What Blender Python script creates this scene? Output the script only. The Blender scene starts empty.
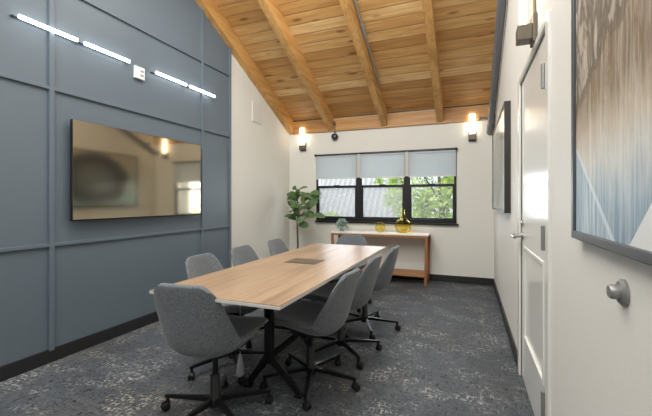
import bpy, bmesh, math, random
from mathutils import Vector, Matrix
random.seed(7)
S = bpy.context.scene
C = S.collection
PI = math.pi
# ------------------------------------------------------------------ helpers
def lin(r, g, b):
    f = lambda c: (c/255/12.92) if c/255 <= .04045 else ((c/255+.055)/1.055)**2.4
    return (f(r), f(g), f(b), 1)

def bx(bm, x0, x1, y0, y1, z0, z1, bevel=0):
    vs = [bm.verts.new((x, y, z)) for x in (x0, x1) for y in (y0, y1) for z in (z0, z1)]
    fs = [(0,1,3,2),(4,6,7,5),(0,4,5,1),(2,3,7,6),(0,2,6,4),(1,5,7,3)]
    faces = [bm.faces.new([vs[i] for i in f]) for f in fs]
    if bevel:
        es = list({e for f in faces for e in f.edges})
        bmesh.ops.bevel(bm, geom=es, offset=bevel, segments=2, affect='EDGES', profile=.5)

def prism(bm, pts, d):
    """closed polygon (3d pts) extruded by vector d"""
    a = [bm.verts.new(p) for p in pts]
    b = [bm.verts.new(Vector(p)+Vector(d)) for p in pts]
    n = len(a)
    bm.faces.new(a); bm.faces.new(b[::-1])
    for i in range(n):
        bm.faces.new((a[i], b[i], b[(i+1) % n], a[(i+1) % n]))

def lathe(bm, prof, seg=24, o=(0,0,0), ax=None):
    """profile of (r,z); axis z, optionally rotated by matrix ax, moved to o"""
    M = (ax or Matrix.Identity(3))
    o = Vector(o); rings = []
    for r, z in prof:
        if r < 1e-6:
            rings.append([bm.verts.new(M @ Vector((0,0,z)) + o)])
        else:
            rings.append([bm.verts.new(M @ Vector((r*math.cos(2*PI*i/seg), r*math.sin(2*PI*i/seg), z)) + o) for i in range(seg)])
    for A, B in zip(rings, rings[1:]):
        for i in range(seg):
            j = (i+1) % seg
            if len(A) == 1 and len(B) == 1: continue
            if len(A) == 1: bm.faces.new((A[0], B[i], B[j]))
            elif len(B) == 1: bm.faces.new((A[i], B[0], A[j]))
            else: bm.faces.new((A[i], B[i], B[j], A[j]))

def tube(bm, pts, rad, seg=10, cap=True):
    pts = [Vector(p) for p in pts]
    rads = rad if isinstance(rad, (list, tuple)) else [rad]*len(pts)
    rings = []; up = None
    for i, p in enumerate(pts):
        t = (pts[min(i+1, len(pts)-1)] - pts[max(i-1, 0)]).normalized()
        if up is None:
            up = t.orthogonal().normalized()
        up = (up - t*up.dot(t)).normalized()
        w = t.cross(up)
        rings.append([bm.verts.new(p + (up*math.cos(2*PI*k/seg) + w*math.sin(2*PI*k/seg))*rads[i]) for k in range(seg)])
    for A, B in zip(rings, rings[1:]):
        for k in range(seg):
            bm.faces.new((A[k], A[(k+1) % seg], B[(k+1) % seg], B[k]))
    if cap:
        bm.faces.new(rings[0][::-1]); bm.faces.new(rings[-1])

def bar(bm, p, q, w0, h0, w1, h1):
    """tapered rectangular bar from p to q; w horizontal, h vertical"""
    p, q = Vector(p), Vector(q)
    t = (q-p).normalized()
    s = t.cross(Vector((0,0,1)))
    s = s.normalized() if s.length > 1e-4 else Vector((1,0,0))
    n = s.cross(t)
    A = [bm.verts.new(p + s*a*w0/2 + n*b*h0/2) for a, b in ((-1,-1),(1,-1),(1,1),(-1,1))]
    B = [bm.verts.new(q + s*a*w1/2 + n*b*h1/2) for a, b in ((-1,-1),(1,-1),(1,1),(-1,1))]
    fs = [bm.faces.new(A[::-1]), bm.faces.new(B)]
    for i in range(4):
        fs.append(bm.faces.new((A[i], A[(i+1) % 4], B[(i+1) % 4], B[i])))
    es = list({e for f in fs for e in f.edges})
    bmesh.ops.bevel(bm, geom=es, offset=min(w0, h0, w1, h1)*.18, segments=2, affect='EDGES')

def obj(name, bm, mat, parent=None, smooth=None, loc=None):
    bmesh.ops.recalc_face_normals(bm, faces=bm.faces[:])
    me = bpy.data.meshes.new(name)
    bm.to_mesh(me); bm.free()
    me.materials.append(mat)
    if smooth is not None:
        me.polygons.foreach_set('use_smooth', [True]*len(me.polygons))
        try: me.set_sharp_from_angle(angle=math.radians(smooth))
        except Exception: pass
    o = bpy.data.objects.new(name, me); C.objects.link(o)
    if parent: o.parent = parent
    if loc: o.location = loc
    return o

def tag(o, label, cat, group=None):
    o['label'] = label; o['category'] = cat
    if group: o['group'] = group
    return o

def thing(name, label, cat, loc=(0,0,0), rz=0, group=None):
    o = bpy.data.objects.new(name, None); C.objects.link(o)
    o.empty_display_size = .1
    o.location = loc; o.rotation_euler = (0,0,rz)
    return tag(o, label, cat, group)

def struct(name, bm, mat, parent=None, smooth=None, label=None):
    o = obj(name, bm, mat, parent, smooth)
    if not parent: o['kind'] = 'structure'
    if label: o['label'] = label
    return o

def copy_tree(o, parent=None):
    c = o.copy(); C.objects.link(c)
    if parent: c.parent = parent
    for ch in list(o.children):
        copy_tree(ch, c)
    return c
NB = bmesh.new

# ------------------------------------------------------------------ materials
class N:
    def __init__(s, name):
        s.m = bpy.data.materials.new(name); s.m.use_nodes = True
        s.t = s.m.node_tree; s.t.nodes.clear()
        s.out = s.t.nodes.new('ShaderNodeOutputMaterial')
    def n(s, typ, inputs=None, **kw):
        nd = s.t.nodes.new('ShaderNode'+typ)
        for k, v in kw.items(): setattr(nd, k, v)
        for k, v in (inputs or {}).items():
            if isinstance(v, bpy.types.NodeSocket): s.t.links.new(v, nd.inputs[k])
            else: nd.inputs[k].default_value = v
        return nd
    def math(s, op, a, b=0.0, c=0.0):
        return s.n('Math', {0:a, 1:b, 2:c}, operation=op).outputs[0]
    def mix(s, f, a, b, blend='MIX'):
        nd = s.n('Mix', {0:f}, data_type='RGBA', blend_type=blend)
        for i, v in ((6,a),(7,b)):
            if isinstance(v, bpy.types.NodeSocket): s.t.links.new(v, nd.inputs[i])
            else: nd.inputs[i].default_value = v
        return nd.outputs[2]
    def ramp(s, f, stops):
        nd = s.n('ValToRGB', {0:f}); cr = nd.color_ramp
        while len(cr.elements) < len(stops): cr.elements.new(.5)
        for e, (p, c) in zip(cr.elements, stops): e.position = p; e.color = c
        return nd.outputs[0]
    def coord(s, out='Object'):
        return s.n('TexCoord').outputs[out]
    def scale(s, v, sc, loc=(0,0,0)):
        return s.n('Mapping', {'Vector':v, 'Scale':sc, 'Location':loc}).outputs[0]
    def noise(s, v, scale, detail=3, rough=.5, dist=0):
        return s.n('TexNoise', {'Vector':v, 'Scale':scale, 'Detail':detail, 'Roughness':rough, 'Distortion':dist}).outputs[0]
    def bump(s, h, st, d=.01):
        return s.n('Bump', {'Height':h, 'Strength':st, 'Distance':d}).outputs[0]
    def bsdf(s, col, rough=.5, metal=0, normal=None, **kw):
        ins = {'Base Color':col, 'Roughness':rough, 'Metallic':metal}
        ins.update(kw)
        if normal: ins['Normal'] = normal
        b = s.n('BsdfPrincipled', ins)
        s.t.links.new(b.outputs[0], s.out.inputs[0]); return b
    def surf(s, sock):
        s.t.links.new(sock, s.out.inputs[0])

def plain(name, col, rough=.5, metal=0, var=.06, sc=40, bump=0.0, **kw):
    a = N(name); v = a.coord()
    f = a.noise(v, sc, 3)
    dark = tuple(c*(1-var) for c in col[:3])+(1,); lite = tuple(min(1, c*(1+var)) for c in col[:3])+(1,)
    c = a.mix(f, dark, lite)
    a.bsdf(c, rough, metal, a.bump(f, bump, .004) if bump else None, **kw)
    return a.m

def wood(name, light, mid, dark, axis=0, gscale=1, rough=.45, fine=40):
    a = N(name); v = a.coord()
    sc = [fine, fine, fine]; sc[axis] = fine*.05
    g = a.noise(a.scale(v, sc), gscale, 5, .6, .4)
    sc2 = [7, 7, 7]; sc2[axis] = .5
    g2 = a.noise(a.scale(v, sc2), gscale, 3, .5, .8)
    f = a.math('ADD', a.math('MULTIPLY', g, .55), a.math('MULTIPLY', g2, .45))
    c = a.ramp(f, [(.32, dark), (.5, mid), (.68, light)])
    a.bsdf(c, rough, 0, a.bump(g, .12, .003))
    return a.m

def emit(name, col, st):
    a = N(name)
    f = a.noise(a.coord(), 3)
    c = a.mix(f, col, tuple(min(1, x*1.02) for x in col[:3])+(1,))
    a.surf(a.n('Emission', {'Color':c, 'Strength':st}).outputs[0]); return a.m

# wall paint
M_wall = plain('wall_paint', lin(222,220,212), .75, 0, .02, 60, .15)
M_wallr = plain('wall_paint_right', lin(224,222,215), .6, 0, .02, 60, .1)
M_blue = plain('blue_grey_paint', lin(97,109,119), .42, 0, .03, 12, .05)
M_base = plain('black_baseboard', lin(34,34,36), .5, 0, .1)
M_white = plain('white_door_paint', lin(226,225,219), .2, 0, .015)
M_black = plain('black_metal', lin(30,30,32), .3, .4, .15)
M_blackp = plain('black_plastic', lin(24,24,26), .45, 0, .15)
M_win = plain('black_window_frame', lin(22,24,27), .4, .2, .1)
M_steel = plain('brushed_steel', lin(175,174,172), .3, .9, .08)
M_grey = plain('grey_metal', lin(150,150,148), .4, .5, .08)
M_pipe = plain('dark_grey_pipe', lin(120,122,128), .45, .3, .08)
M_conduit = plain('grey_conduit', lin(150,154,152), .5, .2, .08)
M_bronze = plain('bronze_metal', lin(92,82,68), .4, .35, .12)
M_nickel = plain('satin_nickel', lin(104,94,80), .4, .3, .1)
M_edge = plain('pale_edge_band', lin(196,194,190), .4, 0, .04)
M_whitep = plain('white_plastic', lin(225,228,230), .45, 0, .02)
M_panelg = plain('painted_speaker_grille', lin(216,213,208), .8, 0, .03, 200)
M_top = plain('white_top', lin(235,231,222), .4, 0, .02)
M_pframe = plain('dark_picture_frame', lin(46,43,39), .45, .1, .12)
M_pframe2 = plain('slate_picture_frame', lin(84,86,90), .4, .2, .1)
M_pot = plain('charcoal_pot', lin(70,70,72), .6, 0, .1)
M_soil = plain('soil', lin(50,38,28), .95, 0, .4, 80, .6)
M_trunk = plain('bark', lin(82,70,54), .9, 0, .3, 60, .5)
M_tag = plain('pale_sleeve', lin(190,192,198), .4, 0, .05)
M_walnut = wood('walnut_legs', lin(176,122,80), lin(148,98,62), lin(112,70,42), 2, 1)
M_shelfw = wood('walnut_shelf', lin(186,136,92), lin(160,110,70), lin(124,82,50), 0, 1)
M_table = wood('oak_laminate', lin(178,152,124), lin(158,131,103), lin(126,100,76), 1, 1, .34, 55)
M_beam = wood('beam_timber', lin(220,174,112), lin(202,154,92), lin(170,120,64), 1, 1, .5, 36)
M_ledger = wood('ledger_timber', lin(204,156,96), lin(184,136,78), lin(152,106,56), 0, 1, .5, 36)

def ceiling_mat():
    a = N('ceiling_planks'); v = a.coord()
    x = a.n('SeparateXYZ', {0:v}); W = .132
    q = a.math('DIVIDE', x.outputs[1], W)
    i = a.math('FLOOR', q); fr = a.math('FRACT', q)
    wn = a.n('TexWhiteNoise', {'W':i}, noise_dimensions='1D')
    r = wn.outputs[0]
    off = a.n('CombineXYZ', {0:a.math('MULTIPLY', r, 13.0), 1:i, 2:0.0}).outputs[0]
    vv = a.n('VectorMath', {0:v, 1:off}, operation='ADD').outputs[0]
    g = a.noise(a.scale(vv, (1.6, 34, 1)), 1, 5, .6, .5)
    g2 = a.noise(a.scale(vv, (.9, 7, 1)), 1, 3, .55, 1.2)
    f = a.math('ADD', a.math('MULTIPLY', g, .45), a.math('MULTIPLY', g2, .35))
    f = a.math('ADD', f, a.math('MULTIPLY', r, .34))
    c = a.ramp(f, [(.30, lin(150,106,56)), (.44, lin(184,136,78)), (.58, lin(204,158,98)), (.74, lin(230,196,142))])
    vo = a.n('TexVoronoi', {'Vector':a.scale(vv, (2.2, 7.5, 1)), 'Scale':1.0, 'Randomness':1.0}).outputs[0]
    k = a.ramp(vo, [(.0, (1,1,1,1)), (.12, (.8,.8,.8,1)), (.2, (0,0,0,1))])
    k = a.math('MULTIPLY', k, a.math('GREATER_THAN', a.noise(a.scale(vv, (.9, 3, 1)), 1.3, 1), .42))
    c = a.mix(a.math('MULTIPLY', k, .75), c, lin(96,52,22))
    e = a.math('MINIMUM', fr, a.math('SUBTRACT', 1.0, fr))
    gl = a.ramp(e, [(.0, (1,1,1,1)), (.03, (.4,.4,.4,1)), (.07, (0,0,0,1))])
    c = a.mix(a.math('MULTIPLY', gl, .55), c, lin(92,54,22))
    a.bsdf(c, .5, 0, a.bump(a.math('SUBTRACT', 1.0, gl), .4, .01))
    return a.m
M_ceil = ceiling_mat()

def carpet_mat():
    a = N('carpet_tiles'); v = a.coord()
    fine = a.noise(v, 150, 3, .7)
    A = a.noise(a.scale(v, (44, 17, 1)), 1, 4, .68, 0)
    B = a.noise(a.scale(v, (15, 48, 1), (3, 7, 0)), 1, 4, .68, 0)
    big = a.noise(a.scale(v, (1.5, 1.1, 1)), 1, 2, .5)
    clus = a.ramp(a.noise(a.scale(v, (3.0, 4.0, 1)), 1, 3, .6), [(.46, (0,0,0,1)), (.64, (1,1,1,1))])
    br = a.n('TexBrick', {'Vector':v, 'Scale':1.0, 'Mortar Size':0.0, 'Brick Width':1.0, 'Row Height':.25,
             'Color1':(0,0,0,1), 'Color2':(1,1,1,1)}).outputs[0]
    f = a.math('ADD', a.math('MULTIPLY', a.math('ADD', A, B), .33), a.math('MULTIPLY', fine, .34))
    c = a.ramp(f, [(.36, lin(36,39,43)), (.47, lin(74,79,85)), (.57, lin(100,106,113)), (.68, lin(138,143,150))])
    dk = a.math('MAXIMUM', a.ramp(A, [(.55, (0,0,0,1)), (.63, (1,1,1,1))]), a.ramp(B, [(.57, (0,0,0,1)), (.65, (1,1,1,1))]))
    c = a.mix(a.math('MULTIPLY', dk, .88), c, lin(20,22,25))
    A2 = a.noise(a.scale(v, (62, 20, 1), (11, 2, 0)), 1, 3, .65, 0)
    B2 = a.noise(a.scale(v, (20, 66, 1), (1, 17, 0)), 1, 3, .65, 0)
    lt = a.math('MAXIMUM', a.ramp(A2, [(.56, (0,0,0,1)), (.63, (1,1,1,1))]), a.ramp(B2, [(.56, (0,0,0,1)), (.63, (1,1,1,1))]))
    lt = a.math('MULTIPLY', lt, clus)
    c = a.mix(a.math('MULTIPLY', lt, .75), c, lin(190,188,182))
    tilev = a.math('ADD', .86, a.math('MULTIPLY', br, .24))
    hsv = a.n('HueSaturation', {'Color':c, 'Value':tilev}).outputs[0]
    warm = a.ramp(big, [(.48, (1,1,1,1)), (.66, (1.0,.92,.84,1))])
    c = a.mix(1.0, hsv, warm, 'MULTIPLY')
    a.bsdf(c, .62, 0, a.bump(f, .5, .004), **{'Specular IOR Level':.3})
    return a.m
M_carpet = carpet_mat()

def fabric_mat(name, base, dark):
    a = N(name); v = a.coord()
    f = a.noise(v, 95, 4, .75)
    w = a.noise(v, 420, 2, .6)
    ff = a.math('ADD', a.math('MULTIPLY', f, .6), a.math('MULTIPLY', w, .4))
    c = a.ramp(ff, [(.36, dark), (.52, base), (.66, tuple(min(1, x*1.45) for x in base[:3])+(1,))])
    a.bsdf(c, .95, 0, a.bump(ff, .35, .003), **{'Specular IOR Level':.15, 'Sheen Weight':.25, 'Sheen Roughness':.5})
    return a.m
M_fab = fabric_mat('grey_felt', lin(106,111,115), lin(74,78,82))
M_pipe_f = fabric_mat('grey_welt', lin(116,118,119), lin(92,94,95))

def leaf_mat(name, c0, c1, tr=.25):
    a = N(name); v = a.coord()
    f = a.noise(v, 14, 3)
    c = a.mix(f, c0, c1)
    b = a.n('BsdfPrincipled', {'Base Color':c, 'Roughness':.45})
    t = a.n('BsdfTranslucent', {'Color':c})
    m = a.n('MixShader', {0:tr, 1:b.outputs[0], 2:t.outputs[0]})
    a.surf(m.outputs[0]); return a.m
M_leaf = leaf_mat('fig_leaf', lin(40,66,36), lin(116,144,90), .2)
M_succ = leaf_mat('pale_leaf', lin(90,136,104), lin(206,220,214), .2)
M_tree = leaf_mat('tree_leaf', lin(140,176,64), lin(214,232,128), .45)
M_tree2 = leaf_mat('tree_leaf_dark', lin(92,132,56), lin(150,186,88), .4)

def glass_mat(name, haze, hcol=(.8,.82,.85,1), refl=.06, tint=(1,1,1,1)):
    a = N(name)
    f = a.noise(a.coord(), 30)
    t = a.n('BsdfTransparent', {'Color':tint})
    d = a.n('BsdfDiffuse', {'Color':a.mix(f, hcol, tuple(x*.96 for x in hcol[:3])+(1,))})
    g = a.n('BsdfGlossy', {'Roughness':.02})
    m = a.n('MixShader', {0:haze, 1:t.outputs[0], 2:d.outputs[0]})
    m2 = a.n('MixShader', {0:refl, 1:m.outputs[0], 2:g.outputs[0]})
    a.surf(m2.outputs[0]); return a.m
M_glass = glass_mat('window_glass', .03, (.8,.82,.85,1), .025)
M_screen = glass_mat('insect_screen', .30, (.55,.57,.60,1), .0)
M_screen2 = glass_mat('fine_insect_screen', .14, (.55,.57,.60,1), .0)

def amber_mat(name, tint):
    a = N(name)
    f = a.noise(a.coord(), 8)
    g = a.n('BsdfGlass', {'Color':a.mix(f, tint, tuple(min(1, x*1.06) for x in tint[:3])+(1,)), 'Roughness':.03, 'IOR':1.2})
    t = a.n('BsdfTransparent', {'Color':tint})
    lw = a.n('LayerWeight', {'Blend':.35})
    m = a.n('MixShader', {0:a.math('MULTIPLY', lw.outputs[1], .35), 1:t.outputs[0], 2:g.outputs[0]})
    a.surf(m.outputs[0]); return a.m
M_amber = amber_mat('amber_glass', (.97,.92,.68,1))
M_amber2 = amber_mat('amber_glass_deep', lin(176,134,40))

def shade_mat():
    a = N('shade_fabric'); v = a.coord()
    w = a.noise(a.scale(v, (300, 300, 300)), 1, 2)
    c = a.mix(w, lin(188,194,197), lin(202,207,209))
    d = a.n('BsdfDiffuse', {'Color':c}); t = a.n('BsdfTranslucent', {'Color':c})
    m = a.n('MixShader', {0:.30, 1:d.outputs[0], 2:t.outputs[0]})
    a.surf(m.outputs[0]); return a.m
M_shade = shade_mat()

def tv_mat():
    a = N('tv_screen')
    f = a.noise(a.coord(), 2)
    d = a.n('BsdfPrincipled', {'Base Color':a.mix(f, (.012,.012,.013,1), (.016,.015,.015,1)), 'Roughness':.3})
    g = a.n('BsdfGlossy', {'Color':(.86,.72,.50,1), 'Roughness':.07})
    m = a.n('MixShader', {0:.52, 1:d.outputs[0], 2:g.outputs[0]})
    a.surf(m.outputs[0]); return a.m
M_tv = tv_mat()

def painting_far():
    a = N('circle_painting'); v = a.coord('Object')   # local y along wall, z up, centred
    p = a.n('SeparateXYZ', {0:v})
    n1 = a.noise(v, 3.5, 5, .6, .8)
    r = a.n('VectorMath', {0:a.scale(v, (0, .78, 1.12))}, operation='LENGTH').outputs[1]
    r = a.math('ADD', r, a.math('MULTIPLY', a.math('SUBTRACT', n1, .5), .12))
    ring = a.ramp(r, [(.0, (.55,.55,.55,1)), (.22, (.7,.7,.7,1)), (.36, (1,1,1,1)), (.47, (.85,.85,.85,1)), (.54, (0,0,0,1))])
    bg = a.ramp(a.math('ADD', a.math('MULTIPLY', p.outputs[2], 1.0), a.math('MULTIPLY', n1, .5)),
                [(.0, lin(126,158,160)), (.25, lin(150,164,158)), (.55, lin(172,164,144))])
    c = a.mix(ring, bg, lin(48,48,46))
    a.bsdf(c, .14); return a.m
M_pfar = painting_far()

def painting_near():
    a = N('feather_painting'); v = a.coord('Object')  # world-size metres: y, z
    p = a.n('SeparateXYZ', {0:v}); y, z = p.outputs[1], p.outputs[2]
    n1 = a.noise(a.scale(v, (1, 5, 3)), 1, 5, .65, 1.0)
    st = a.noise(a.scale(v, (1, 70, 4)), 1, 4, .7, .8)
    t = a.math('ADD', z, a.math('MULTIPLY', a.math('SUBTRACT', n1, .5), .14))
    base = a.ramp(a.math('SUBTRACT', t, 1.0), [(.06, lin(104,134,156)), (.20, lin(138,162,178)), (.31, lin(204,204,198)),
                  (.39, lin(200,186,166)), (.48, lin(150,130,104)), (.66, lin(136,116,92)), (.9, lin(170,154,132))])
    c = a.mix(a.math('MULTIPLY', a.ramp(st, [(.45, (0,0,0,1)), (.62, (1,1,1,1))]), .38), base, lin(232,228,220))
    c = a.mix(a.math('MULTIPLY', a.ramp(st, [(.34, (1,1,1,1)), (.46, (0,0,0,1))]), .22), c, lin(84,84,84))
    # dark veins in the upper left
    rg = a.noise(a.scale(v, (1, 9, 3.2)), 1.0, 5, .62, 1.6)
    rl = a.math('ABSOLUTE', a.math('SUBTRACT', rg, .5))
    up = a.ramp(a.math('SUBTRACT', z, 1.0), [(.34, (0,0,0,1)), (.50, (1,1,1,1))])
    vein = a.math('MULTIPLY', a.ramp(rl, [(.0, (1,1,1,1)), (.05, (.6,.6,.6,1)), (.09, (0,0,0,1))]), up)
    dl = a.math('SUBTRACT', a.math('ADD', a.math('ADD', y, a.math('MULTIPLY', z, 2.4)), a.math('MULTIPLY', a.math('SUBTRACT', n1, .5), .5)), 4.96)
    lf = a.math('GREATER_THAN', dl, 0.0)
    c = a.mix(a.math('MULTIPLY', a.math('LESS_THAN', a.math('ABSOLUTE', dl), .09), .5), c, lin(92,86,78))
    c = a.mix(a.math('MULTIPLY', lf, .55), c, lin(210,200,186))
    vein = a.math('MULTIPLY', vein, a.math('ADD', .35, a.math('MULTIPLY', lf, .65)))
    c = a.mix(a.math('MULTIPLY', vein, .85), c, lin(84,76,66))
    # pale feather triangle on the lower left: Y > line(z)
    ln = a.math('ADD', 1.003, a.math('MULTIPLY', a.math('SUBTRACT', z, 1.088), 1.226))
    dd = a.math('SUBTRACT', y, ln)
    left = a.ramp(a.math('ADD', a.math('MULTIPLY', dd, 20.0), .5), [(.3, (0,0,0,1)), (.7, (1,1,1,1))])
    low = a.math('LESS_THAN', z, 1.36)
    fe = a.mix(a.ramp(st, [(.4, (0,0,0,1)), (.6, (1,1,1,1))]), lin(124,150,166), lin(196,210,216))
    c = a.mix(a.math('MULTIPLY', left, a.math('MULTIPLY', low, .8)), c, fe)
    rim = a.math('LESS_THAN', a.math('ABSOLUTE', dd), .012)
    c = a.mix(a.math('MULTIPLY', a.math('MULTIPLY', rim, low), .55), c, lin(226,232,232))
    # white wedge lower right
    l2 = a.math('ADD', .82, a.math('MULTIPLY', a.math('SUBTRACT', 1.21, z), 1.1))
    wd = a.math('LESS_THAN', y, l2)
    c = a.mix(a.math('MULTIPLY', wd, .9), c, lin(226,226,224))
    a.bsdf(c, .5, 0, a.bump(st, .15, .002)); return a.m
M_pnear = painting_near()

def siding_mat():
    a = N('ribbed_metal_roof'); v = a.coord()
    w = a.n('TexWave', {'Vector':v, 'Scale':1.6, 'Distortion':.2}, wave_type='BANDS', bands_direction='X').outputs[1]
    c = a.ramp(w, [(.0, lin(128,132,138)), (.7, lin(146,150,156)), (.9, lin(158,162,166))])
    a.bsdf(c, .6); return a.m
M_siding = siding_mat()
M_grass = plain('lawn', lin(120,150,70), .95, 0, .35, 30)

# ------------------------------------------------------------------ room constants
XL, XR, YB, YF = -2.9, .335, 5.6, -1.3
SL = .48
zb = lambda y: 2.344 + SL*(YB-y)       # underside of beams
zc = lambda y: 2.56 + SL*(YB-y)        # ceiling boards
WX0, WX1, WZ0, WZ1 = -2.39, -.163, .865, 1.97   # window opening

bm = NB(); bx(bm, XL-.2, XR+.2, YF-.2, YB+.2, -.1, 0); struct('floor', bm, M_carpet)
# ceiling slab
bm = NB(); prism(bm, [(XL-.2, YF-.2, zc(YF-.2)), (XL-.2, YB+.5, zc(YB+.5)), (XL-.2, YB+.5, zc(YB+.5)+.12), (XL-.2, YF-.2, zc(YF-.2)+.12)], (XR-XL+.4, 0, 0))
struct('ceiling', bm, M_ceil)
# left wall, white (full) plus blue panelled face
def sidewall(bm, x0, x1, y0, y1, z0=0, ztop=None):
    prism(bm, [(x0, y0, z0), (x0, y1, z0), (x0, y1, ztop or zc(y1)), (x0, y0, ztop or zc(y0))], (x1-x0, 0, 0))
bm = NB(); sidewall(bm, XL-.15, XL, YF, YB); struct('wall_left', bm, M_wall)
# back wall with window opening
bm = NB()
T = .16
bx(bm, XL-.15, WX0, YB, YB+T, 0, zc(YB+T)); bx(bm, WX1, XR+.15, YB, YB+T, 0, zc(YB+T))
bx(bm, WX0, WX1, YB, YB+T, 0, WZ0); bx(bm, WX0, WX1, YB, YB+T, WZ1, zc(YB+T))
struct('wall_back', bm, M_wall)
# right wall with door opening
DY0, DY1, DZ = 1.885, 2.79, 2.0
bm = NB()
sidewall(bm, XR, XR+.15, YF, DY0); sidewall(bm, XR, XR+.15, DY1, YB)
sidewall(bm, XR, XR+.15, DY0, DY1, DZ)
for f in bm.faces: pass
struct('wall_right', bm, M_wallr)
bm = NB(); bx(bm, XL-.15, XR+.15, YF-.15, YF, 0, zc(YF)); struct('wall_front', bm, M_wall)

# blue panelling: board + battens (one trim mesh)
bm = NB(); BE = 3.9
prism(bm, [(XL, YF, .0), (XL, BE, .0), (XL, BE, zb(BE)+.1), (XL, YF, zb(YF)+.1)], (.012, 0, 0))
XP = XL+.012
for yc in (.10, 1.732, 3.364):
    bx(bm, XP, XP+.022, yc-.018, yc+.018, .09, zb(yc)+.05, .002)
bx(bm, XP, XP+.022, BE-.03, BE, .09, zb(BE)+.02, .002)
for z in (.871, 2.032, 2.82):
    ye = min(BE, YB-(z-2.344)/SL+.05) if z > 2.344 else BE
    bx(bm, XP, XP+.02, YF, ye, z-.012, z+.012, .002)
struct('trim_1', bm, M_blue, label='slate blue battened wall panelling')

# baseboards
bm = NB(); bx(bm, XL, XL+.026, YF, YB, 0, .10, .003); struct('baseboard_left', bm, M_base)
bm = NB(); bx(bm, XL+.026, XR-.014, YB-.014, YB, 0, .10, .003); struct('baseboard_back', bm, M_base)
bm = NB(); bx(bm, XR-.014, XR, DY1+.075, YB, 0, .10, .003); bx(bm, XR-.014, XR, YF, DY0-.075, 0, .10, .003); struct('baseboard_right', bm, M_base)

# timber: sloped edge trim, three beams, ledger
def sloped(bm, x0, x1, y0, y1, off0, off1):
    prism(bm, [(x0, y0, zb(y0)+off0), (x0, y1, zb(y1)+off0), (x0, y1, zb(y1)+off1), (x0, y0, zb(y0)+off1)], (x1-x0, 0, 0))
D = .216
bm = NB(); sloped(bm, XL, XL+.09, YF, YB, 0, D); struct('trim_2', bm, M_beam, label='sloping timber trim along the top of the panelled wall')
for i, (x0, nm) in enumerate(((-2.16, 'left'), (-1.27, 'middle'), (-.44, 'right'))):
    bm = NB(); sloped(bm, x0, x0+.09, YF, YB, 0, D)
    struct('trim_%d' % (i+3), bm, M_beam, label='sloping timber ceiling beam, %s of three' % nm)
bm = NB(); bx(bm, XL+.09, XR, YB-.035, YB, 2.344, 2.56, .003); struct('trim_6', bm, M_ledger, label='horizontal timber ledger along the top of the window wall')
bm = NB(); bx(bm, XL+.09, XR, YB-.04, YB, 2.558, 2.572); struct('trim_7', bm, M_base, label='dark strip standing in for the shadow above the timber ledger')  # shade line over the ledger, built as a solid dark strip

# ------------------------------------------------------------------ window
win = bpy.data.objects.new('window_1', None); C.objects.link(win); win['kind'] = 'structure'; win['label'] = 'black framed three-bay window'
FY0, FY1 = YB-.012, YB+.06
mull = (-1.643, -.878)
bm = NB()
bx(bm, WX0, WX0+.035, FY0, FY1, WZ0, WZ1, .003); bx(bm, WX1-.035, WX1, FY0, FY1, WZ0, WZ1, .003)
bx(bm, WX0+.035, WX1-.035, FY0, FY1, WZ1-.03, WZ1, .003); bx(bm, WX0+.035, WX1-.035, FY0, FY1, WZ0, WZ0+.05, .003)
for m in mull: bx(bm, m-.052, m+.052, FY0, FY1, WZ0+.05, WZ1-.03, .003)
obj('window_frame', bm, M_win, win)
edges = [WX0+.035, mull[0]-.052, mull[0]+.052, mull[1]-.052, mull[1]+.052, WX1-.035]
for k in range(3):
    a, b = edges[2*k], edges[2*k+1]
    bm = NB(); ZM = 1.43
    bx(bm, a, b, FY0+.01, FY1-.01, ZM-.024, ZM+.018, .003)
    bx(bm, a, a+.018, FY0+.012, FY1-.012, WZ0+.05, ZM-.024); bx(bm, b-.018, b, FY0+.012, FY1-.012, WZ0+.05, ZM-.024)
    bx(bm, a+.018, b-.018, FY0+.012, FY1-.012, WZ0+.05, WZ0+.075)
    bx(bm, (a+b)/2-.05, (a+b)/2+.05, FY0-.004, FY0+.012, ZM+.006, ZM+.026, .003)
    obj('sash', bm, M_win, win)
    bm = NB(); bx(bm, a+.018, b-.018, FY0+.032, FY0+.036, WZ0+.075, ZM-.024); obj('pane', bm, M_glass, win)
    bm = NB(); bx(bm, a, b, FY0+.032, FY0+.036, ZM+.018, WZ1-.03); obj('pane', bm, M_glass, win)
    bm = NB(); bx(bm, a+.018, b-.018, FY0+.056, FY0+.058, WZ0+.075, ZM-.024); obj('insect_screen', bm, M_screen2 if k == 2 else M_screen, win)
bm = NB(); bx(bm, WX0-.01, WX1+.03, YB-.045, YB, WZ0-.03, WZ0-.002, .004); obj('sill', bm, M_win, win)
bm = NB(); bx(bm, WX0+.035, WX0+.06, FY0+.03, YB+T, WZ0+.05, WZ1-.03); obj('side_reveal', bm, M_white, win) if False else bm.free()

# roller shades
sx = [(WX0+.01, mull[0]-.03, 'left'), (mull[0]+.03, mull[1]-.03, 'middle'), (mull[1]+.03, WX1-.005, 'right')]
for a, b, nm in sx:
    t = thing('roller_shade', 'pale grey roller shade half lowered over the %s window bay' % nm, 'window shade', ((a+b)/2, YB-.035, 1.555), 0, 'roller shades on the window')
    w = (b-a)/2
    bm = NB(); bx(bm, -w, w, -.001, .001, .018, .36); obj('fabric', bm, M_shade, t)
    bm = NB(); bx(bm, -w, w, -.008, .008, 0, .020, .004); obj('bottom_bar', bm, plain('shade_bar', lin(206,206,204), .5), t)
    bm = NB(); bx(bm, -w, w, -.006, .02, .35, .385, .006); obj('cassette', bm, plain('shade_cassette', lin(176,182,186), .5), t)
t = tag(None or thing('headrail', 'thin dark headrail running above the three roller shades', 'headrail', ((WX0+WX1)/2, YB-.03, 1.952)), 'thin dark headrail running above the three roller shades', 'headrail')
bm = NB(); w = (WX1-WX0)/2
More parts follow.
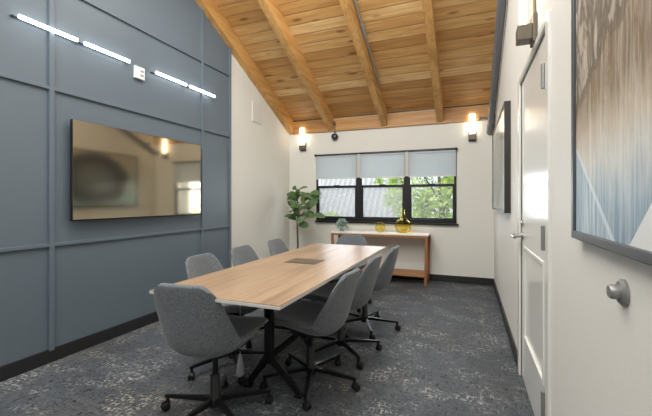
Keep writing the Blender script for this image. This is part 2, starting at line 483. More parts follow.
bx(bm, -w-.008, w+.008, -.03, .03, 0, .016, .003); obj('rail', bm, M_win, t)
for s in (-1, 1):
    bm = NB(); bx(bm, s*w-.012, s*w+.012, -.034, .03, -.012, .022, .003); obj('end_bracket', bm, M_win, t)
for m in mull:
    bm = NB(); bx(bm, m-(WX0+WX1)/2-.026, m-(WX0+WX1)/2+.026, -.004, .012, -.38, 0); obj('mullion_cover', bm, plain('cover_strip', lin(196,196,192), .6), t)

# ------------------------------------------------------------------ door
door = bpy.data.objects.new('door_1', None); C.objects.link(door); door['kind'] = 'structure'; door['label'] = 'white panelled door with lever handle'
XD = XR+.004     # face of the leaf
bm = NB()
bx(bm, XD+.008, XD+.045, DY0+.004, DY1-.004, .012, DZ-.004)
st = .115
ys = (DY0+.004, DY1-.004)
for (a, b, c, d) in ((ys[0], ys[0]+st, .012, DZ-.004), (ys[1]-st, ys[1], .012, DZ-.004), (ys[0]+st, ys[1]-st, .012, .30), (ys[0]+st, ys[1]-st, .905, DZ-.004)):
    bx(bm, XD, XD+.01, a, b, c, d)
for (c, d) in ((.30, .905),):     # raised moulding round the lower panel
    a, b = ys[0]+st, ys[1]-st; m = .022
    bx(bm, XD-.005, XD+.01, a, a+m, c, d, .003); bx(bm, XD-.005, XD+.01, b-m, b, c, d, .003)
    bx(bm, XD-.005, XD+.01, a+m, b-m, c, c+m, .003); bx(bm, XD-.005, XD+.01, a+m, b-m, d-m, d, .003)
obj('door_leaf', bm, M_white, door)
bm = NB(); cw = .07; pr = .013
bx(bm, XR-pr, XR+.1, DY0-cw, DY0, 0, DZ+.032, .003); bx(bm, XR-pr, XR+.1, DY1, DY1+cw, 0, DZ+.032, .003)
bx(bm, XR-pr, XR+.1, DY0, DY1, DZ, DZ+.032, .003)
obj('door_frame', bm, M_white, door)
for z in (.27, 1.028, 1.77):
    bm = NB(); lathe(bm, [(0,-.056),(.011,-.056),(.011,.056),(0,.056)], 12, (XR-.016, DY0+.014, z)); bx(bm, XR-.008, XR+.003, DY0+.006, DY0+.05, z-.055, z+.055, .002)
    obj('hinge', bm, M_grey, door, 40)
RY = Matrix.Rotation(-PI/2, 3, 'Y')
bm = NB(); hy = DY1-.07; hz = .965
lathe(bm, [(0,0),(.026,0),(.026,.008),(.013,.012),(.012,.066),(0,.066)], 20, (XD, hy, hz), RY)
tube(bm, [(XD-.060, hy+.012, hz), (XD-.064, hy-.03, hz), (XD-.062, hy-.12, hz-.002)], [.013,.013,.010], 10)
hd = obj('handle', bm, M_steel, door, 40)
bm = NB(); lathe(bm, [(0,0),(.022,0),(.022,.01),(.014,.014),(0,.014)], 20, (XD, hy, hz+.085), RY); obj('lock', bm, M_steel, hd, 40)

# ------------------------------------------------------------------ wall sconces
M_glow = emit('warm_glow_tube', (1.0, .86, .66, 1), 9.0)
def make_sconce(label):
    t = thing('wall_sconce', label, 'wall light', (0,0,0), 0, 'tube wall sconces')
    bm = NB(); bx(bm, -.05, .05, -.022, 0, 0, .15, .003); obj('wall_plate', bm, M_nickel, t)
    bm = NB(); bx(bm, -.022, .022, -.012, 0, .15, .39, .002); obj('back_strip', bm, M_bronze, t)
    bm = NB(); bx(bm, -.045, .045, -.092, -.022, .018, .098, .004); obj('holder', bm, M_nickel, t)
    bm = NB(); bx(bm, -.038, .038, -.076, -.048, .098, .390, .006); obj('glass_tube', bm, M_glow, t, 40)
    return t
sc = make_sconce('glowing tube wall sconce left of the window, near the corner')
sc.location = (-2.63, YB, 2.045)
for loc, rz, lab in (((.048, YB, 2.05), 0, 'glowing tube wall sconce right of the window'), ((XR, 2.2, 2.036), -PI/2, 'glowing tube wall sconce above the white door')):
    c = copy_tree(sc); c.location = loc; c.rotation_euler.z = rz; c['label'] = lab
# sconces and ledger: stand the two window-wall fixtures off the ledger
for o in list(C.objects):
    pass

# ------------------------------------------------------------------ linear wall lights
M_led = emit('cool_led_diffuser', (.93, .97, 1.0, 1), 10.0)
for y0, ym, y1, lab in ((1.506, 1.931, 2.372, 'pair of glowing white linear tubes on the blue wall, left of the white box'), (2.663, 3.10, 3.545, 'pair of glowing white linear tubes on the blue wall, right of the white box')):
    t = thing('linear_wall_light', lab, 'wall light', (XP, (y0+y1)/2, 2.455), 0, 'linear lights above the screen')
    h = (y1-y0)/2; mm = ym-(y0+y1)/2
    bm = NB(); bx(bm, 0, .034, -h-.03, h+.01, -.005, .005, .002); obj('housing', bm, M_blue, t)
    for a, b in ((-h, mm-.026), (mm+.026, h)):
        bm = NB(); bx(bm, .034, .052, a, b, -.0135, .0135, .005); obj('diffuser', bm, M_led, t)
t = thing('junction_box', 'small white square wall box between the two linear lights', 'wall box', (XP, 2.495, 2.395))
bm = NB(); bx(bm, 0, .03, -.054, .054, -.058, .058, .008); obj('cover', bm, M_whitep, t)
M_sock = plain('grey_socket', lin(150,152,156), .5)
for z0 in (.012, -.028):
    bm = NB(); bx(bm, .03, .034, .0, .036, z0, z0+.016, .002); obj('socket', bm, M_sock, t)

# ------------------------------------------------------------------ tv
TX = -2.82
t = thing('wall_mounted_television', 'large flat black television hung on the blue panelled wall', 'television', (TX, 2.56, 1.4345))
bm = NB(); bx(bm, -.03, -.004, -.712, .712, -.393, .393, .004); obj('housing', bm, M_blackp, t)
bm = NB(); bx(bm, -.004, 0, -.708, .708, -.383, .390, .001); obj('screen', bm, M_tv, t)
bm = NB(); bx(bm, -.004, .001, -.71, .71, -.393, -.384); obj('bottom_bezel', bm, M_black, t)
bm = NB(); bx(bm, XP-TX, -.03, -.3, .3, -.2, .2); obj('wall_bracket', bm, M_black, t)

# ------------------------------------------------------------------ paintings
t = thing('framed_painting', 'wide dark framed painting of a dark circle on pale teal, beyond the door', 'painting', (XR, 4.27, 1.573))
bm = NB(); hy_, hz_ = .84, .48; fw = .022
for a, b, c, d in ((-hy_, -hy_+fw, -hz_, hz_), (hy_-fw, hy_, -hz_, hz_), (-hy_+fw, hy_-fw, -hz_, -hz_+fw), (-hy_+fw, hy_-fw, hz_-fw, hz_)):
    bx(bm, -.05, 0, a, b, c, d, .002)
obj('frame', bm, M_pframe, t)
bm = NB(); bx(bm, -.044, -.004, -hy_+fw, hy_-fw, -hz_+fw, hz_-fw); obj('canvas', bm, M_pfar, t)
t = thing('framed_painting', 'huge grey framed abstract painting in beige and blue on the near right wall', 'painting', (XR, 0, 0))
PY0, PY1, PZ0, PZ1 = .25, 1.36, 1.082, 2.25; fw = .024
bm = NB()
for a, b, c, d in ((PY0, PY0+fw, PZ0, PZ1), (PY1-fw, PY1, PZ0, PZ1), (PY0+fw, PY1-fw, PZ0, PZ0+fw), (PY0+fw, PY1-fw, PZ1-fw, PZ1)):
    bx(bm, -.03, 0, a, b, c, d, .002)
obj('frame', bm, M_pframe2, t)
bm = NB(); bx(bm, -.022, -.003, PY0+fw, PY1-fw, PZ0+fw, PZ1-fw); obj('canvas', bm, M_pnear, t)

# door bumper on the near right wall
t = thing('wall_bumper', 'small round grey metal bumper on the wall under the huge painting', 'door stop', (XR, 1.025, .988))
bm = NB(); lathe(bm, [(0,0),(.031,0),(.031,.006),(.024,.012),(0,.012)], 28, (0,0,0), RY); obj('mounting_disc', bm, M_grey, t, 40)
bm = NB(); lathe(bm, [(0,.01),(.017,.01),(.017,.026),(.014,.031),(0,.031)], 24, (0,0,0), RY); obj('post', bm, M_grey, t, 40)

# in-wall speaker
t = thing('in_wall_speaker', 'flush white rectangular speaker grille on the white wall beside the blue panelling', 'speaker', (XL, 4.55, 2.49))
bm = NB(); bx(bm, 0, .008, -.125, .125, -.15, .15, .003); obj('frame', bm, M_wall, t)
bm = NB(); bx(bm, .008, .010, -.115, .115, -.14, .14); obj('grille', bm, M_panelg, t)

# black spotlight at beam end
t = thing('spotlight', 'small round black spotlight hanging at the end of the left ceiling beam', 'spotlight', (-2.045, YB-.035, 2.25))
bm = NB(); tube(bm, [(0,-.03,.05), (0,-.03,.2)], .008); bx(bm, -.02, .02, -.04, 0, .19, .25, .003); obj('stem', bm, M_bronze, t, 40)
bm = NB(); R90 = Matrix.Rotation(PI/2, 3, 'X')
lathe(bm, [(.0,-.012),(.03,-.01),(.05,.004),(.056,.03),(.052,.058),(.044,.075)], 24, (0,-.0,0), R90); lathe(bm, [(.045,.075),(.040,.060),(0,.058)], 24, (0,0,0), R90)
obj('housing', bm, M_blackp, t, 50)
bm = NB(); lathe(bm, [(.036,.059),(.03,.066),(0,.07)], 20, (0,0,0), R90); obj('lens', bm, plain('lens', lin(90,92,96), .1, .6), t, 50)
t.location.y = YB-.012

# conduit along the middle beam
t = thing('conduit', 'thin grey electrical conduit strapped along the middle ceiling beam', 'conduit')
X = -1.155
bm = NB(); pts = [(X, y, zb(y)+.16) for y in (YF+.02, 1, 3, 5.0)]
tube(bm, pts, .013, 10); obj('pipe', bm, M_conduit, t, 40)
bm = NB(); tube(bm, [(X, 4.05, zb(4.05)+.16), (X, 4.2, zb(4.2)+.16)], .021, 12); obj('coupling', bm, M_conduit, t, 40)
# heavy grey pipe in the right corner
t = thing('sprinkler_pipe', 'thick dark grey pipe sloping along the top of the right wall', 'pipe')
X = .285; zp = lambda y: 2.17 + .455*(5.56-y)
bm = NB(); tube(bm, [(X, YF+.02, zp(YF+.02)), (X, 2, zp(2)), (X, 5.5, zp(5.5))], .04, 16); obj('main_pipe', bm, M_pipe, t, 40)
bm = NB(); tube(bm, [(X, 5.42, zp(5.42)), (X, 5.50, zp(5.5)), (X+.0, 5.555, zp(5.53)-.005), (X, YB, zp(5.53)-.01)], .048, 16); obj('elbow', bm, M_pipe, t, 40)
bm = NB(); tube(bm, [(X, 5.22, zp(5.22)), (X, 5.34, zp(5.34))], .046, 16); obj('coupling', bm, M_pipe, t, 40)
bm = NB(); tube(bm, [(X, 5.28, zp(5.28)), (X-.14, 5.28, zp(5.28)+.02)], .014, 10); lathe(bm, [(0,-.03),(.022,-.03),(.012,-.015),(.012,.02),(0,.02)], 14, (X-.14, 5.28, zp(5.28)+.02)); obj('sprinkler_head', bm, M_pipe, t, 40)

# ------------------------------------------------------------------ table
TX0, TX1, TY0, TY1, TZ = -1.525, -.765, 1.385, 3.56, .74
tcx, tcy = (TX0+TX1)/2, (TY0+TY1)/2
t = thing('conference_table', 'long oak-topped conference table with pale edge and black metal base', 'table', (tcx, tcy, 0))
w, l = (TX1-TX0)/2, (TY1-TY0)/2
bm = NB(); bx(bm, -w+.002, w-.002, -l+.002, l-.002, TZ-.004, TZ, .0008); obj('tabletop', bm, M_table, t)
bm = NB(); bx(bm, -w, w, -l, l, TZ-.019, TZ-.004, .0015); obj('edge_band', bm, M_edge, t)
bm = NB(); bx(bm, -.022, .022, -l+.5, l-.5, TZ-.085, TZ-.019, .003); obj('beam', bm, M_black, t)
for s in (-1, 1):
    yy = s*(tcy-1.94)
    bm = NB(); bx(bm, -.025, .025, yy-.022, yy+.022, .20, TZ-.04, .004); lg = obj('leg', bm, M_black, t)
    bm = NB(); bar(bm, (-.30, yy, TZ-.045), (.30, yy, TZ-.045), .06, .03, .06, .03); obj('top_plate', bm, M_black, lg)
    for q in (-1, 1):
        bm = NB(); bar(bm, (q*.01, yy, .235), (q*.18, yy+.05*s*-1, .02), .04, .044, .034, .03); bx(bm, q*.18-.025, q*.18+.025, yy-.05*s-.025, yy-.05*s+.025, 0, .014, .003); obj('foot', bm, M_black, lg)
    bm = NB(); prism(bm, [(.05, -.001, TZ-.02), (-.06, -.001, TZ-.02), (.05, -.001, TZ-.085)], (0, .004, 0)); br = obj('bracket', bm, M_edge, t); br.location = (.0, yy-s*.0-.04 if s < 0 else yy+.04, 0)
bm = NB(); bar(bm, (0, -(tcy-1.94)+.02, .245), (0, (tcy-1.94)-.02, .245), .04, .05, .04, .05); obj('stretcher', bm, M_black, t)
# power module
bm = NB(); bx(bm, -1.28-tcx, -1.03-tcx, 2.38-tcy, 2.58-tcy, TZ-.002, TZ+.003, .0015); pm = obj('power_module', bm, M_bronze, t)
bm = NB(); bx(bm, -1.265-tcx, -1.045-tcx, 2.395-tcy, 2.565-tcy, TZ+.003, TZ+.0045, .0007); obj('flap', bm, plain('bronze_flap', lin(104,88,70), .4, .4), pm)
bm = NB(); lathe(bm, [(0,.06),(.020,.062),(.026,.075),(.022,.13),(.012,.18),(.007,.2),(0,.2)], 16, (-.235, -(tcy-1.97), 0)); tube(bm, [(-.235, -(tcy-1.97), .195), (-.235, -(tcy-1.97), TZ-.03)], .003, 8)
obj('cable_sleeve', bm, M_tag, t, 50)['label'] = 'pale grey tapered sleeve hanging on a cable'

# ------------------------------------------------------------------ chairs
def catmull(P, n):
    out = []
    for i in range(len(P)-1):
        p0, p1, p2, p3 = P[max(i-1,0)], P[i], P[i+1], P[min(i+2, len(P)-1)]
        for k in range(n):
            s = k/n
            out.append(tuple(.5*((2*b)+(-a+c)*s+(2*a-5*b+4*c-d)*s*s+(-a+3*b-3*c+d)*s**3) for a, b, c, d in zip(p0, p1, p2, p3)))
    out.append(P[-1]); return out
# (y, z, half width, side lift along normal, thickness)
PROF = [(.240,.440,.200,.012,.020), (.226,.452,.218,.016,.034), (.15,.446,.230,.034,.046), (.02,.424,.238,.052,.052), (-.09,.404,.238,.068,.054), (-.165,.410,.232,.078,.050),
        (-.206,.452,.224,.080,.044), (-.234,.530,.214,.066,.038), (-.257,.615,.200,.044,.034), (-.279,.697,.180,.026,.030), (-.294,.757,.160,.014,.026), (-.299,.780,.142,.010,.018)]
NV = 5; NU = 20
def shell():
    P = catmull(PROF, NV); n = len(P)
    inner, outer = [], []
    for i, (y, z, w, lift, th) in enumerate(P):
        y0, z0 = P[max(i-1,0)][:2]; y1, z1 = P[min(i+1,n-1)][:2]
        ty, tz = y1-y0, z1-z0; L = math.hypot(ty, tz); ny, nz = tz/L, -ty/L     # normal towards the sitter
        if nz < 0 and ny < 0: ny, nz = -ny, -nz
        ri, ro = [], []
        for j in range(NU+1):
            u = -1+2*j/NU
            uu = math.sin(u*PI/2)
            x = w*uu
            lf = lift*abs(uu)**2.4
            # rounded top corners
            rnd = max(0, abs(uu)-.72)/.28
            top = max(0, (i-(n-1-2*NV))/(2*NV)); dz = -.030*rnd**2*top
            fr = max(0, (1.5*NV-i)/(1.5*NV)); dy = -.035*rnd**2*fr
            c = Vector((x, y+ny*lf+dy, z+nz*lf+dz))
            hw = th/2*math.sqrt(max(0, 1-abs(uu)**6))+.004
            edge = math.sqrt(max(0, 1-(max(0, 1-i/2.0))**2)) if i < 2 else (math.sqrt(max(0, 1-(max(0, 1-(n-1-i)/2.0))**2)) if i > n-3 else 1)
            hw = max(.003, hw*max(.15, edge))
            nn = Vector((0, ny, nz))
            ri.append(c+nn*hw); ro.append(c-nn*hw)
        inner.append(ri); outer.append(ro)
    return inner, outer
INN, OUT = shell()
SPL = int(5.4*NV)     # row at the bend: seat before, backrest after
def shell_part(i0, i1):
    bm = NB()
    A = [[bm.verts.new(p) for p in INN[i]] for i in range(i0, i1+1)]
    B = [[bm.verts.new(p) for p in OUT[i]] for i in range(i0, i1+1)]
    m = i1-i0
    for i in range(m):
        for j in range(NU):
            bm.faces.new((A[i][j], A[i][j+1], A[i+1][j+1], A[i+1][j])); bm.faces.new((B[i][j], B[i+1][j], B[i+1][j+1], B[i][j+1]))
        for j in (0, NU):
            bm.faces.new((A[i][j], A[i+1][j], B[i+1][j], B[i][j]))
    for i in (0, m):
        for j in range(NU):
            bm.faces.new((A[i][j], B[i][j], B[i][j+1], A[i][j+1]))
    return bm
def make_chair():
    t = thing('office_chair', '', 'chair', (0,0,0), 0, 'grey swivel chairs round the table')
    n = len(INN)-1
    obj('seat', shell_part(0, SPL), M_fab, t, 60)
    obj('backrest', shell_part(SPL, n), M_fab, t, 60)
    for side in (0, NU):
        bm = NB(); tube(bm, [(INN[i][side]+OUT[i][side])/2 for i in range(1, n, 2)], .005, 6)
        obj('piping', bm, M_pipe_f, t, 60)
    bm = NB(); bx(bm, -.10, .10, -.10, .10, .362, .388, .006); bx(bm, -.05, .05, -.06, .06, .33, .365, .01); tube(bm, [(.05,.03,.35), (.21,.05,.345)], .006, 8); obj('tilt_mechanism', bm, M_blackp, t, 40)
    bm = NB(); lathe(bm, [(0,.22),(.0155,.22),(.0155,.36),(0,.36)], 18); obj('gas_lift', bm, M_black, t, 40)
    bm = NB(); lathe(bm, [(0,.06),(.03,.06),(.036,.075),(.036,.108),(.027,.12),(.0255,.232),(.019,.24),(0,.24)], 20); obj('column_sleeve', bm, M_blackp, t, 40)
    return t
def add_base(t, ph):
    for k in range(5):
        a = ph+k*2*PI/5; c, s = math.cos(a), math.sin(a)
        bm = NB(); bar(bm, (.02*c, .02*s, .098), (.315*c, .315*s, .078), .032, .026, .020, .016); lg = obj('base_leg', bm, M_black, t)
        bm = NB(); o = Vector((.30*c, .30*s, 0)); d = Vector((math.cos(a+.9), math.sin(a+.9), 0)); sd = Vector((-d.y, d.x, 0))
        Mx = Matrix((sd, d, Vector((0,0,1)))).transposed(); Mr = Mx @ Matrix.Rotation(PI/2, 3, 'Y')
        for q in (-1, 1):
            lathe(bm, [(0,-.007),(.020,-.007),(.024,-.004),(.024,.004),(.020,.007),(0,.007)], 18, o+d*.012+sd*q*.012+Vector((0,0,.024)), Mr)
        lathe(bm, [(0,.03),(.011,.03),(.011,.075),(0,.075)], 12, o)
        lathe(bm, [(0,-.005),(.024,-.005),(.024,.005),(0,.005)], 16, o+d*.010+Vector((0,0,.030)), Mr)
        obj('caster', bm, M_blackp, lg, 40)
R = math.radians
CH = [  # x, y, facing (deg, from +X), star phase (world deg), label
 (-1.31, 1.635, 96, 45, 'grey upholstered swivel chair at the near end of the table, back to the viewer'),
 (-.968, 2.17, 176, 0, 'grey upholstered swivel chair nearest on the right side of the table'),
 (-.94, 2.69, 178, 26, 'grey upholstered swivel chair in the middle of the right side of the table'),
 (-.91, 3.29, 178, 8, 'grey upholstered swivel chair farthest along the right side of the table'),
 (-1.60, 2.19, 2, 28, 'grey upholstered swivel chair nearest on the blue wall side of the table'),
 (-1.63, 2.76, 2, 14, 'grey upholstered swivel chair in the middle of the blue wall side of the table'),
 (-1.68, 3.46, 2, 5, 'grey upholstered swivel chair farthest along the blue wall side, nearest the potted plant'),
 (-1.33, 3.93, 268, 30, 'grey upholstered swivel chair at the far end of the table, in front of the console')]
LIFT = {(-1.31, 1.635):.018, (-.968, 2.17):-.02, (-1.60, 2.19):.01, (-1.63, 2.76):.008}
proto = make_chair()
roots = [proto]+[copy_tree(proto) for _ in CH[1:]]
for o, (x, y, f, ph, lab) in zip(roots, CH):
    o.location = (x, y, 0); o.rotation_euler.z = R(f-90); o['label'] = lab
    for ch in o.children:
        if ch.name.split('.')[0] in ('seat', 'backrest', 'piping', 'tilt_mechanism'): ch.location.z = LIFT.get((x, y), 0)
    add_base(o, R(ph-(f-90)))

# ------------------------------------------------------------------ console table and what stands on it
KX0, KX1, KY0, KY1, KZ = -1.97, -.52, 5.165, 5.54, .725
t = thing('console_table', 'narrow console table with white top and walnut legs under the window', 'console', ((KX0+KX1)/2, (KY0+KY1)/2, 0))
w, l = (KX1-KX0)/2, (KY1-KY0)/2
bm = NB(); bx(bm, -w, w, -l, l, KZ-.022, KZ, .004); obj('top', bm, M_top, t)
bm = NB(); bx(bm, -w+.01, w-.01, -l+.006, l-.006, KZ-.05, KZ-.022, .003); obj('apron', bm, M_shelfw, t)
for a in (-1, 1):
    for b in (-1, 1):
        bm = NB(); bar(bm, (a*(w-.04), b*(l-.022), 0), (a*(w-.022), b*(l-.022), KZ-.022), .034, .038, .04, .04); obj('leg', bm, M_walnut, t)
bm = NB(); bx(bm, -w+.05, w-.05, -l+.012, l-.012, .125, .16, .003); obj('shelf', bm, M_shelfw, t)

def vase(name, label, loc, prof, mat, seg=32):
    bm = NB(); lathe(bm, prof, seg); o = obj(name, bm, mat, None, 60, loc); return o
o = vase('glass_bottle', 'large round amber glass bottle with narrow neck on the console', (-.90, 5.35, KZ+.001),
     [(0,0),(.055,.0),(.085,.018),(.110,.06),(.118,.105),(.108,.155),(.080,.190),(.045,.212),(.030,.226),(.027,.25),(.026,.33),(.031,.336),(.031,.342),(.024,.342),(.022,.25),(.026,.222),(.042,.206),(.076,.184),(.103,.152),(.113,.105),(.105,.062),(.08,.022),(.05,.006),(0,.006)], M_amber)
tag(o, 'large round amber glass bottle with narrow neck on the console', 'bottle')
o = vase('glass_vase', '', (-1.24, 5.36, KZ+.001),
     [(0,0),(.035,0),(.058,.014),(.074,.045),(.077,.075),(.068,.110),(.045,.136),(.022,.148),(.018,.158),(.021,.164),(.016,.164),(.014,.152),(.019,.144),(.042,.131),(.064,.107),(.072,.075),(.069,.047),(.054,.018),(.03,.005),(0,.005)], M_amber)
tag(o, 'small round amber glass vase in the middle of the console', 'vase')
t = thing('small_potted_plant', 'small pale green and white leafy plant at the left end of the console', 'plant', (-1.84, 5.33, KZ+.001))
bm = NB(); lathe(bm, [(0,0),(.03,0),(.04,.03),(.042,.04),(.036,.04),(.033,.035),(0,.035)], 20); obj('pot', bm, plain('sage_pot', lin(120,140,120), .5), t, 40)
def leaf(bm, p, d, nrm, L, W, bend=.15, seg=5):
    d = d.normalized(); s = d.cross(nrm).normalized(); n = s.cross(d)
    rows = []
    for i in range(seg+1):
        q = i/seg
        w = W*(math.sin(PI*min(1, q*.93+.05))**.7)*(.75+.5*q)*.8 if i < seg else W*.05
        c = p + d*L*q - n*(bend*L*q*q)
        rows.append([bm.verts.new(c + s*w*k + n*abs(k)*w*.25) for k in (-1, 0, 1)])
    for A, B in zip(rows, rows[1:]):
        for k in (0, 1): bm.faces.new((A[k], A[k+1], B[k+1], B[k]))
rnd = random.Random(3)
bm = NB()
for k in range(210):
    a = rnd.uniform(0, 2*PI); e = rnd.uniform(-.5, 1.4)
    d = Vector((math.cos(a)*math.cos(e), math.sin(a)*math.cos(e), math.sin(e)))
    rr = rnd.uniform(.03, .08)
    leaf(bm, Vector((0,0,.088))+d*rr, (d+Vector((rnd.uniform(-.6,.6), rnd.uniform(-.6,.6), rnd.uniform(-.4,.5)))), Vector((rnd.uniform(-1,1), rnd.uniform(-1,1), 1)).normalized(), .045, .013, .2, 3)
obj('foliage', bm, M_succ, t, 60)
bm = NB()
for k in range(14):
    a = rnd.uniform(0, 2*PI); tube(bm, [(0,0,.045), (.03*math.cos(a), .03*math.sin(a), .09), (.06*math.cos(a), .06*math.sin(a), .12+rnd.uniform(-.03,.05))], .002, 5)
obj('stems', bm, M_trunk, t, 60)

# ------------------------------------------------------------------ fiddle leaf fig
PX, PYY = -2.52, 5.13
t = thing('potted_fiddle_leaf_fig', 'tall potted fiddle leaf fig tree in the corner beside the window', 'plant', (PX, PYY, 0))
bm = NB(); lathe(bm, [(0,0),(.13,0),(.16,.28),(.165,.31),(.15,.31),(.148,.27),(0,.27)], 28); obj('pot', bm, M_pot, t, 40)
bm = NB(); lathe(bm, [(.149,.268),(.08,.283),(0,.288)], 20); obj('soil', bm, M_soil, t, 60)
trunk = [(0,0,.27), (.01,0,.5), (-.005,.01,.8), (.012,0,1.05), (0,.01,1.25), (.03,.0,1.36)]
bm = NB(); tube(bm, trunk, [.017,.015,.013,.011,.008,.005], 10)
br = [((.0,.0,.85), (.12,-.05,1.0), (.2,-.08,1.12)), ((.01,0,.95), (-.1,-.03,1.1), (-.16,-.05,1.25)), ((0,.01,1.05), (.1,.03,1.2), (.17,.04,1.3)), ((-.0,.0,.88), (.1,-.02,.95), (.26,-.03,.98))]
for b in br: tube(bm, b, [.008,.006,.004], 7)
obj('trunk', bm, M_trunk, t, 60)
bm = NB(); rnd = random.Random(11)
anch = []
for b in br:
    for q in (.35, .6, .8, 1.0):
        A, B_, C_ = (Vector(x) for x in b); anch.append(((1-q)**2*A+2*q*(1-q)*B_+q*q*C_, (C_-A).normalized()))
for q in range(15): anch.append((Vector((.005, .005, 0.80+q*.040)), Vector((0,0,1))))
for p, ax in anch:
    for _ in range(2 if rnd.random() < .8 else 1):
        a = rnd.uniform(0, 2*PI); d = Vector((math.cos(a), math.sin(a)*.7, rnd.uniform(-.55, .95)))
        d = (d + ax*.25)
        L = rnd.uniform(.13, .205)
        leaf(bm, p+d.normalized()*.03, d, (Vector((rnd.uniform(-.8,.8), rnd.uniform(-1.2,-.3), rnd.uniform(.0,.9)))).normalized(), L, L*.34, rnd.uniform(.1,.5), 6)
for v_ in bm.verts:      # keep clear of the walls behind
    v_.co.y = min(v_.co.y, YB-PYY-.03); v_.co.x = max(v_.co.x, XL-PX+.03)
obj('foliage', bm, M_leaf, t, 60)

# ------------------------------------------------------------------ outside
bm = NB(); bx(bm, -30, 25, YB+T+.02, 45, -.5, -.4); o = obj('ground', bm, M_grass); o['kind'] = 'structure'
b = thing('neighbouring_building', 'pale grey building with a ribbed sloping roof outside the window', 'building', (-6.4, 11.5, -.4))
bm = NB(); bx(bm, -4.5, 3.6, .4, 5, 0, 1.0); obj('wall', bm, plain('grey_render', lin(170,174,178), .8), b)
bm = NB(); prism(bm, [(-4.8,-.0,.9), (4.9,-.0,.9), (3.4,3.6,5.2), (-4.8,3.6,5.2)], (0,.1,.12))
rf = obj('roof', bm, M_siding, b)
def tree(label, x, y, h, r, mat, n, seed, lo=.1):
    t = thing('garden_tree', label, 'tree', (x, y, -.4), 0, 'trees outside the window')
    rd = random.Random(seed)
    bm = NB(); tube(bm, [(0,0,-.0), (.05,0,h*.4), (-.04,.02,h*.75)], [.10,.075,.03], 8)
    for k in range(6):
        a = rd.uniform(0, 2*PI); z = h*rd.uniform(.25,.6); tube(bm, [(0,0,z), (r*.6*math.cos(a), r*.6*math.sin(a), z+h*.2)], [.035,.012], 6)
    obj('trunk', bm, M_trunk, t, 60)
    bm = NB()
    cl = [(Vector((rd.gauss(0,.45)*r, rd.gauss(0,.45)*r, h*rd.uniform(lo, .95))), r*rd.uniform(.25,.5)) for _ in range(26)]
    for k in range(n):
        c, cr = rd.choice(cl)
        d = Vector((rd.gauss(0,1), rd.gauss(0,1), rd.gauss(0,1))).normalized()
        leaf(bm, c+d*cr*rd.uniform(.3,1), Vector((rd.uniform(-1,1), rd.uniform(-1,1), rd.uniform(-.8,.4))), Vector((rd.uniform(-1,1), rd.uniform(-1,1), 1)), rd.uniform(.12,.2), .045, .2, 2)
    obj('foliage', bm, mat, t)
tree('bright green leafy tree filling the right window bay', -.62, 8.9, 3.0, .95, M_tree, 2600, 1)
tree('yellow green leafy tree at the right edge of the middle window bay', -1.72, 10.2, 3.0, .42, M_tree, 1100, 2, .3)
tree('darker green tree far behind the bright tree in the right window bay', -1.0, 19, 5.5, 1.7, M_tree2, 2600, 3)
tree('darker green tree beyond the right edge of the window', 2.6, 13, 4.6, 1.5, M_tree2, 1800, 4)
t = thing('low_bush', 'low yellow green bush at the bottom of the left window bay', 'bush', (-3.6, 9.3, -.4))
bm = NB(); rd = random.Random(5)
for k in range(900):
    d = Vector((rd.gauss(0,1), rd.gauss(0,1), abs(rd.gauss(0,1)))).normalized()
    leaf(bm, Vector((d.x*.75, d.y*.4, .1+d.z*1.12)), Vector((rd.uniform(-1,1), rd.uniform(-1,1), rd.uniform(-.3,.8))), Vector((rd.uniform(-1,1), rd.uniform(-1,1), 1)), .14, .04, .2, 2)
obj('foliage', bm, M_tree, t)
bm = NB(); tube(bm, [(0,0,0), (0,0,.9)], .03, 8)
for k in range(6): tube(bm, [(0,0,.2), (.5*math.cos(k), .25*math.sin(k), .9)], .012, 6)
obj('stems', bm, M_trunk, t)

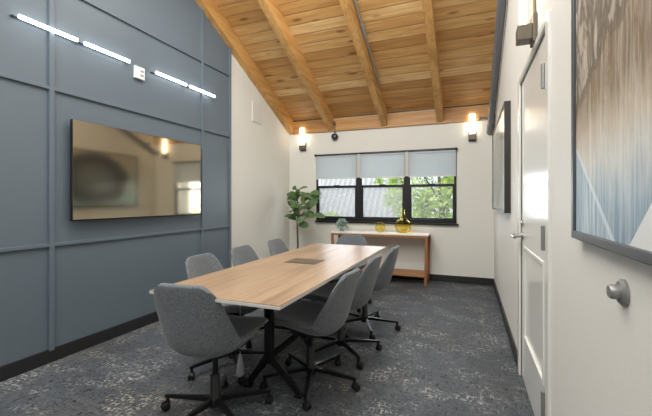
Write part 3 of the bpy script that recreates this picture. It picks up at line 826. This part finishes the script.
# ------------------------------------------------------------------ lights
def area(name, loc, rot, sx_, sy_, power, col):
    l = bpy.data.lights.new(name, 'AREA'); l.shape = 'RECTANGLE'; l.size = sx_; l.size_y = sy_; l.energy = power; l.color = col
    o = bpy.data.objects.new(name, l); C.objects.link(o); o.location = loc; o.rotation_euler = rot; return o
area('overhead_fill', (-1.3, .9, 3.9), (R(10), 0, 0), 1.8, 2.4, 90, (.97, .985, .97))  # added overhead fill for even room light, not an actual fixture
area('middle_fill', (-1.3, 2.7, 3.45), (R(20), 0, 0), 1.8, .7, 40, (.98, .98, .95))  # added fill to brighten the window end, hangs unseen in mid-air
area('rear_fill', (-1.2, YF+.12, 3.4), (R(72), 0, 0), 2.6, 1.6, 85, (.96, .985, 1))  # added fill light behind the camera, no such lamp in the room
area('upward_fill', (-1.3, .9, 3.0), (R(180-18), 0, 0), 1.8, 1.2, 38, (1, .98, .93))  # added fill aimed upwards to lighten the timber ceiling
area('window_daylight', ((WX0+WX1)/2, YB+.4, 1.5), (R(-90), 0, 0), 2.2, 1.1, 62, (.84, .92, 1))
sun = bpy.data.lights.new('sun', 'SUN'); sun.energy = 5.5; sun.angle = .05; sun.color = (1, .95, .86)
so = bpy.data.objects.new('sun', sun); C.objects.link(so); so.rotation_euler = (R(48), 0, R(-25))
w = bpy.data.worlds.new('World'); S.world = w; w.use_nodes = True; nt = w.node_tree; nt.nodes.clear()
bg = nt.nodes.new('ShaderNodeBackground'); ou = nt.nodes.new('ShaderNodeOutputWorld')
bg.inputs[0].default_value = (.86, .93, 1, 1); bg.inputs[1].default_value = 1.4
nt.links.new(bg.outputs[0], ou.inputs[0])

# ------------------------------------------------------------------ camera
cam = bpy.data.cameras.new('camera'); co = bpy.data.objects.new('camera', cam); C.objects.link(co)
cam.sensor_fit = 'HORIZONTAL'; cam.sensor_width = 36; cam.lens = 36*360/652
cam.shift_y = -(208-200.6)/652
co.location = (0, 0, 1.2); co.rotation_euler = (PI/2, 0, R(21.6))
cam.clip_start = .02; cam.clip_end = 200
S.camera = co
S.view_settings.view_transform = 'Standard'; S.view_settings.look = 'None'
S.view_settings.exposure = -0.04; S.view_settings.gamma = 1.0
S.cycles.use_denoising = True
S.cycles.max_bounces = 10; S.cycles.diffuse_bounces = 5; S.cycles.transparent_max_bounces = 16
S.cycles.sample_clamp_indirect = 6
